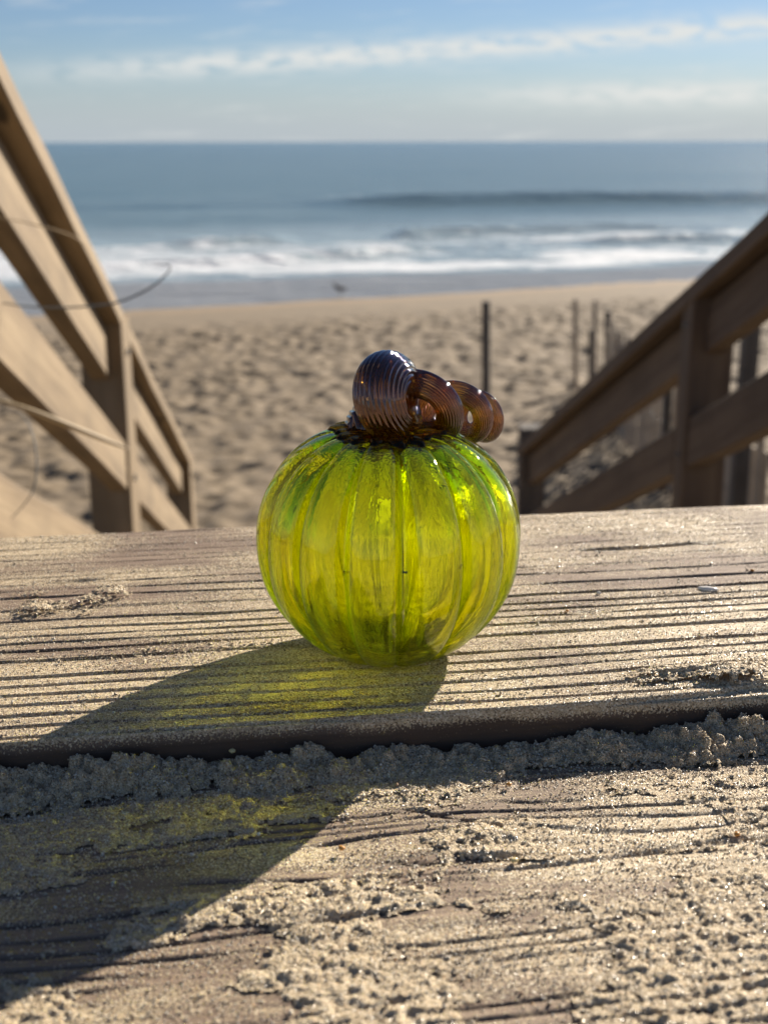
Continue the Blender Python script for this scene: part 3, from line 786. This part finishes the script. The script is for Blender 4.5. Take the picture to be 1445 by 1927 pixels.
for i in range(n):
    t = (pts[min(i + 1, n - 1)] - pts[max(i - 1, 0)]).normalized(); tpn = (tpn - t * tpn.dot(t)).normalized(); bn = t.cross(tpn)
    for k in range(ns):
        a = 2 * math.pi * k / ns
        r = rads[i] * (1 + .028 * math.cos(30 * a) + .008 * math.sin(i * .21) + .01 * math.sin(3 * a + i * .05))
        V.append(pts[i] - PC + (tpn * math.cos(a) + bn * math.sin(a)) * r)
for i in range(n - 1):
    for k in range(ns):
        k2 = (k + 1) % ns; F.append((i * ns + k, i * ns + k2, (i + 1) * ns + k2, (i + 1) * ns + k))
F.append(tuple(range(ns - 1, -1, -1))); F.append(tuple((n - 1) * ns + k for k in range(ns)))
link('stem', py_mesh('stem', V, F), M_AMBER, pump, smooth=True)

# ------------------------------------------------------------------ beach terrain
def shore(x): return 24.3 + .40 * x + .35 * np.sin(x / 5.0)
SEA_Z = -2.72
def ground(x, y):
    d = (shore(x) - y) * .93
    z = -2.74 + .035 * np.clip(d, -40, 3) + .030 * np.clip(d - 3, 0, 14)
    z = z + .10 * np.clip(7 - y, 0, 6) * 1.0
    tr = sstep(2.6, 5.5, d)
    side = sstep(.8, 1.8, np.abs(x)) * sstep(9, 5, y)
    z = z + side * .12 * fbm(x / 1.2, y / 1.2, 3, 92)
    z = z + tr * (.045 * fbm(x / .24, y / .28, 3, 90) * .85 + .040 * fbm(x / .11, y / .12, 2, 91)) + (1 - tr) * .004 * vnoise(x / 1.5, y / .6, 93)
    # footprints: rimmed hollows
    z = z - tr * .030 * np.clip(vnoise(x / .23, y / .30, 94) - .35, 0, 1) + tr * .02 * np.clip(vnoise(x / .3, y / .3, 95) - .4, 0, 1)
    return z
xs = axis_pts(-8, 8.5, .042, -900, 900, 1.14); ys = axis_pts(5.0, 24, .042, -40, 45, 1.15)
X, Y = np.meshgrid(xs, ys, indexing='ij'); Z = ground(X, Y)
d = (shore(X) - Y) * .93
edge = .35 * fbm(X / 3.0, X * 0, 3, 96)
wet = 1 - sstep(-.2, 3.2, d + edge); wet = np.where(d + edge < .9, 1.0, wet * .62)
wet = wet * 1.0
me = np_mesh('beach', np.stack([X, Y, Z], -1).reshape(-1, 3), grid_faces(*X.shape), {'wet': wet})
beach = link('beach', me, M_BEACH, None, smooth=True); tag(beach, kind='structure')

# sea
def sea_h(x, y):
    s = y - shore(x)
    z = np.zeros_like(x)
    crestY = 60 + .035 * x + 1.2 * np.sin(x / 14)
    q = (y - crestY)
    env = sstep(-5.5, 2, x) * sstep(26, 17, x) 
    z = z + .40 * env * np.exp(-np.where(q < 0, (q / 1.3) ** 2, (q / 4.5) ** 2))
    q2 = y - (shore(x) + 8.5 + 1.2 * np.sin(x / 3.1) ); env2 = .35 + .65 * sstep(-.2, .5, vnoise(x / 4.0, x * 0, 97))
    z = z + .22 * env2 * np.exp(-np.where(q2 < 0, (q2 / .5) ** 2, (q2 / 1.8) ** 2))
    q3 = y - (shore(x) + 13.5 + .8 * np.sin(x / 4.7 + 1)); env3 = sstep(-.3, .5, vnoise(x / 3.0 + 5, x * 0, 98))
    z = z + .25 * env3 * np.exp(-np.where(q3 < 0, (q3 / .6) ** 2, (q3 / 1.8) ** 2))
    z = z + .06 * fbm(x / 6, y / 2.2, 3, 99) * sstep(1, 8, s) + .12 * fbm(x / 25, y / 7, 2, 100) * sstep(12, 40, s)
    return z
xs = axis_pts(-16, 20, .16, -9000, 9000, 1.16); ys = axis_pts(20, 66, .10, 8, 16000, 1.10)
X, Y = np.meshgrid(xs, ys, indexing='ij'); s = Y - shore(X)
Z = SEA_Z + sea_h(X, Y)
breakup = fbm(X / 3.5, Y / 1.6, 3, 101)
s2 = s + .9 * fbm(X / 5, Y / 5, 2, 104) + .12 * X
foam = (.46 + .22 * fbm(X / 1.6, Y / 1.1, 3, 107)) * sstep(2.6, 4.2, s2) * sstep(17, 10, s2 + 3 * breakup) + .36 * sstep(-.3, .5, breakup) * sstep(3, 6, s2) * sstep(20, 12, s2)
foam = foam + .16 * np.exp(-((s2 - 4.6) / 1.0) ** 2) - .25 * np.exp(-((s2 - 9.5 - .5 * np.sin(X / 2)) / .8) ** 2) * sstep(-.1, .5, vnoise(X / 2.6, X * 0, 105))
wash = sstep(3.6, 2.2, s2)
crestY = 60 + .035 * X + 1.2 * np.sin(X / 14)
foam = foam + .62 * sstep(-8, 0, X) * sstep(24, 14, X) * np.exp(-((Y - crestY - 5.5) / 4.0) ** 2) * sstep(-.5, .2, breakup)
shal = sstep(26, 14, s) * .85 + .15 * sstep(60, 30, s)
me = np_mesh('sea', np.stack([X, Y, Z], -1).reshape(-1, 3), grid_faces(*X.shape), {'foam': foam, 'shallow': shal, 'wash': wash})
sea = link('sea', me, M_SEA, None, smooth=True); tag(sea, kind='structure')

# ------------------------------------------------------------------ stairs
SL = .433
yawdir = Vector((-.080, 1, -SL))
stairs = empty('stairs', P(700, 1100, 1.2)); tag(stairs, 'wooden beach stairs going down from the deck between the two handrails', 'stairs')
n0 = Vector((0.02, .66, -.21))
for k in range(10):
    c = n0 + Vector((-.08 * .36 * k, .36 * k, -.36 * SL * k - .12))
    beam('tread', c + Vector((-.5, 0, 0)), c + Vector((.53, 0, 0)), .28, .038, M_RAIL, stairs)
for sx in (-.46, .49):
    a = n0 + Vector((sx, 0, -.26)); beam('stringer', a, a + yawdir * 3.7, .038, .235, M_RAIL, stairs)

# ------------------------------------------------------------------ handrails
def handrail(side, label):
    if side < 0: A = P(214, 575, 2.6); B = P(349, 852, 4.45); inner = 1
    else: A = P(1318, 524, 2.55); B = P(985, 832, 4.28); inner = -1
    dv = (B - A) / (B.y - A.y)
    root = empty('handrail', (A.x, A.y, -1.3)); tag(root, label, 'handrail', 'handrails of the beach stairs')
    def at(y): return A + dv * (y - A.y)
    PW = .088; mr = M_RAIL if side < 0 else M_RAIL_SHADE
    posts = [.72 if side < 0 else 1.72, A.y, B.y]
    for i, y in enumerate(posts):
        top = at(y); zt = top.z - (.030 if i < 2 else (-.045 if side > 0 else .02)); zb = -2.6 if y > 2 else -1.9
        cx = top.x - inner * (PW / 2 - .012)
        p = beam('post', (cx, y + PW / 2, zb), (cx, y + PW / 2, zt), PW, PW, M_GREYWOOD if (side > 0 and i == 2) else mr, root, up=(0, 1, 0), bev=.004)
        for (dz) in (-.07, -.34, -.55):
            vv, ff = tube([(cx - inner * .052, y + PW / 2, zt + dz), (cx + inner * .049, y + PW / 2, zt + dz)], .007, 8)
            link('bolt', py_mesh('bolt', [v - root.location for v in vv], ff), M_IRON, root)
    # flat cap boards over the posts
    ext0, ext1 = posts[0] - .06, B.y + .05
    cu = Vector((0, -dv.z, 1)).normalized()
    capoff = Vector((-inner * (.055), 0, -.019 / cu.z * 1.0))
    for (y0, y1) in ((ext0, A.y + .046), (A.y + .049, ext1)):
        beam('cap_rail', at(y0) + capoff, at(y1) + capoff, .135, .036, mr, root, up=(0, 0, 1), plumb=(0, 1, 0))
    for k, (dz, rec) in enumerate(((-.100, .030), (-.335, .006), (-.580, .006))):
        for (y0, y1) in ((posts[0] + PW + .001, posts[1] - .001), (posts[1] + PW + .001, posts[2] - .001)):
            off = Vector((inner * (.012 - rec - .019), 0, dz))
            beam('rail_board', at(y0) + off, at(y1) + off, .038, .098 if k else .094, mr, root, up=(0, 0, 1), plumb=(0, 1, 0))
    return root
handrail(-1, 'sunlit pale timber handrail on the left of the stairs')
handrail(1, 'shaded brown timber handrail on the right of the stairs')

# ------------------------------------------------------------------ posts on the beach
def beach_post(px, ytop, ybot, wpx, label, m=M_GREYWOOD, lean=0.0):
    # find the ground under the post's foot
    Yd = 12.0
    for _ in range(40):
        p = P(px, ybot, Yd); gz = float(ground(np.array(p.x), np.array(Yd))); 
        x = (px - 722.5) / FPX; y = -(ybot - 963.5) / FPX; t = gz / (-st + ct * y); Yn = (ct + st * y) * t; Yd = Yd * .5 + Yn * .5
    foot_ = P(px, ybot, Yd); top = P(px + lean, ytop, Yd); w_ = wpx / FPX * Yd
    root = beam('beach_post', foot_ - Vector((0, 0, .25)), top, w_, w_, m, None, up=(0.3, 1, 0), bev=w_ * .2)
    tag(root, label, 'post', 'old wooden posts on the beach'); return root
beach_post(915, 567, 745, 15, 'dark upright post alone on the sand behind the curled stem', lean=-1)
beach_post(1084, 563, 735, 9, 'tall thin weathered post, leftmost of the group by the right handrail', M_SLAT, lean=-2)
beach_post(1118, 566, 740, 8, 'thin pale post, the middle one of the group by the right handrail', M_SLAT, lean=1)
beach_post(1143, 586, 752, 12, 'dark square post, rightmost of the group by the right handrail', lean=0)
beach_post(1114, 622, 748, 9, 'short dark stake leaning in front of the thin pale post', lean=-4)
beach_post(66, 612, 760, 9, 'short dark post seen between the left handrail boards', lean=2)

# slatted sand fence running down beside the right handrail
fence = empty('sand_fence', (1.85, 8, -2.2)); tag(fence, 'wire bound lath sand fence with dark posts beyond the right handrail', 'fence')
def fz(y): return float(ground(np.array(1.8), np.array(y)))
yy = 5.2; k = 0
while yy < 11.4:
    x = 1.74 + .02 * yy + .02 * math.sin(yy * 3); z = fz(yy); hh = .78 + random.uniform(-.06, .05)
    s_ = beam('slat', (x, yy, z - .1), (x + random.uniform(-.02, .02), yy + random.uniform(-.03, .03), z + hh), .012, .055, M_SLAT, fence, up=(0, 1, 0), bev=.002)
    yy += .095
for hw in (.12, .38, .64):
    pts = [(1.74 + .02 * y + .01, y, fz(y) + hw) for y in np.linspace(5.1, 11.5, 30)]
    v, f = tube(pts, .004, 5); link('wire', py_mesh('wire', [p - fence.location for p in v], f), M_WIRE, fence)
for (px, yt, Yd, wd_) in ((1412, 614, 6.0, .075), (1262, 640, 8.2, .05), (1170, 655, 10.4, .06)):
    a = P(px, yt, Yd); beam('fence_post', (a.x, Yd, fz(Yd) - .3), a, wd_, wd_, M_GREYWOOD, fence, up=(0, 1, 0))

# ------------------------------------------------------------------ dune grass
def grass_mesh(n, hgt, spread, seed):
    r = random.Random(seed); V = []; F = []
    for _ in range(n):
        a = r.uniform(0, 2 * math.pi); rr = spread * math.sqrt(r.random()) * .5; bx, by = rr * math.cos(a), rr * math.sin(a)
        L_ = hgt * r.uniform(.5, 1.15); lean = r.uniform(.1, .8); da = r.uniform(0, 2 * math.pi); w0 = r.uniform(.0015, .0035)
        sx, sy = -math.sin(da) * w0, math.cos(da) * w0; m_ = 6
        for i in range(m_ + 1):
            f = i / m_; x = bx + math.cos(da) * lean * L_ * f ** 2 * .8; y = by + math.sin(da) * lean * L_ * f ** 2 * .8; z = L_ * f * (1 - .35 * lean * f * f)
            k = 1 - f * .95
            V += [(x - sx * k, y - sy * k, z), (x + sx * k, y + sy * k, z)]
        b0 = len(V) - 2 * (m_ + 1)
        for i in range(m_): q = b0 + 2 * i; F.append((q, q + 1, q + 3, q + 2))
    return V, F
tl = [(-1.45, 5.2), (-1.15, 5.0), (-1.75, 5.6), (-1.0, 5.7), (-1.6, 4.6), (-2.1, 5.0), (-1.9, 6.3), (-.95, 4.4), (-2.4, 6.0), (-1.3, 4.1)]
tr_ = [(.78, 5.1), (1.05, 5.5), (1.3, 5.0), (1.45, 5.7), (.95, 4.7), (1.25, 6.1), (1.55, 4.9), (1.15, 4.4), (1.5, 4.2), (2.1, 5.4), (2.3, 4.6), (.9, 5.3), (1.0, 5.0), (1.15, 5.25), (1.2, 4.8), (.82, 4.8), (1.35, 5.35), (1.1, 5.8)]
for lst, lab in ((tl, 'dry brown dune grass behind the left handrail'), (tr_, 'dark dune grass under the right handrail by the sand fence')):
    VV = []; FF = []
    for i, (x, y) in enumerate(lst):
        v, f = grass_mesh(80, .48 if lst is tl else .40, .42, i + (0 if lst is tl else 40)); z = float(ground(np.array(x), np.array(y))) - .02
        b0 = len(VV); VV += [(a + x, b_ + y, c + z) for a, b_, c in v]; FF += [tuple(b0 + k for k in q) for q in f]
    tag(link('dune_grass', py_mesh('dune_grass', VV, FF), M_GRASS), lab, 'grass', kind='stuff')
def blade(pts, w, m, label, grp=None):
    v, f = tube([P(*p) for p in pts], [w * math.sin(math.pi * (.12 + .85 * i / (len(pts) - 1))) for i in range(len(pts))], 6)
    o = link('beach_grass', py_mesh('beach_grass', v, f), m, None, smooth=True); tag(o, label, 'grass', grp)
def curve(ctrl, n=26):
    out_ = []; t = np.linspace(0, len(ctrl) - 1, n)
    for q in t:
        i = min(int(q), len(ctrl) - 2); f = q - i
        p0 = ctrl[max(i - 1, 0)]; p1 = ctrl[i]; p2 = ctrl[i + 1]; p3 = ctrl[min(i + 2, len(ctrl) - 1)]
        out_.append(tuple(.5 * ((2 * b_) + (-a + c) * f + (2 * a - 5 * b_ + 4 * c - d_) * f * f + (-a + 3 * b_ - 3 * c + d_) * f ** 3) for a, b_, c, d_ in zip(p0, p1, p2, p3)))
    return out_
blade(curve([(-40, 560, 1.5), (70, 577, 1.5), (200, 572, 1.52), (270, 548, 1.55), (308, 520, 1.57), (320, 500, 1.58), (287, 496, 1.6)]), .0014, M_GRASSD, 'dark blurred grass blade curling across the left handrail against the surf')
blade(curve([(-40, 742, 1.4), (40, 765, 1.4), (130, 800, 1.42), (210, 832, 1.45), (245, 845, 1.46)]), .0034, M_STRAW, 'straw coloured grass blade lying across the middle board of the left handrail')
blade(curve([(-20, 405, 1.6), (60, 420, 1.62), (140, 445, 1.65), (175, 480, 1.68)]), .0009, M_STRAW, 'thin arched grass stem high across the left handrail')
blade(curve([(20, 975, 1.3), (60, 925, 1.32), (68, 860, 1.34), (55, 800, 1.36), (30, 770, 1.38)]), .0010, M_GRASSD, 'thin hooked grass stem low beside the left handrail')

# ------------------------------------------------------------------ shore bird
by = 24.0
for _ in range(40): bp = P(640, 557, by); by = by * .5 + .5 * (by * float(ground(np.array(bp.x), np.array(by))) / bp.z)
bp = P(640, 557, by); bz = bp.z - .005
bird = empty('shore_bird', (bp.x, by, bz)); tag(bird, 'small dark shore bird standing at the water line', 'bird')
def ell(c, r, n=14, m_=9):
    V = []; F = []
    for i in range(m_ + 1):
        a = math.pi * i / m_
        for k in range(n): b_ = 2 * math.pi * k / n; V.append((c[0] + r[0] * math.cos(a), c[1] + r[1] * math.sin(a) * math.cos(b_), c[2] + r[2] * math.sin(a) * math.sin(b_)))
    for i in range(m_):
        for k in range(n): k2 = (k + 1) % n; F.append((i * n + k, (i + 1) * n + k, (i + 1) * n + k2, i * n + k2))
    return V, F
V, F = tube([(.13, 0, .13), (.09, 0, .135), (.03, 0, .135), (-.04, 0, .15), (-.075, 0, .175), (-.09, 0, .205), (-.095, 0, .235), (-.11, 0, .25), (-.13, 0, .25)], [.006, .022, .046, .050, .036, .022, .024, .024, .010], 12)
link('body', py_mesh('body', V, F), M_BIRD, bird, smooth=True)
V, F = tube([(-.125, 0, .248), (-.165, 0, .240)], [.006, .002], 6); link('beak', py_mesh('beak', V, F), M_BIRDL, bird)
for s_ in (-.016, .016):
    V, F = tube([(.0, s_, .10), (.008, s_, .05), (-.002, s_, .0)], .0045, 6); link('leg', py_mesh('leg', V, F), M_BIRDL, bird)
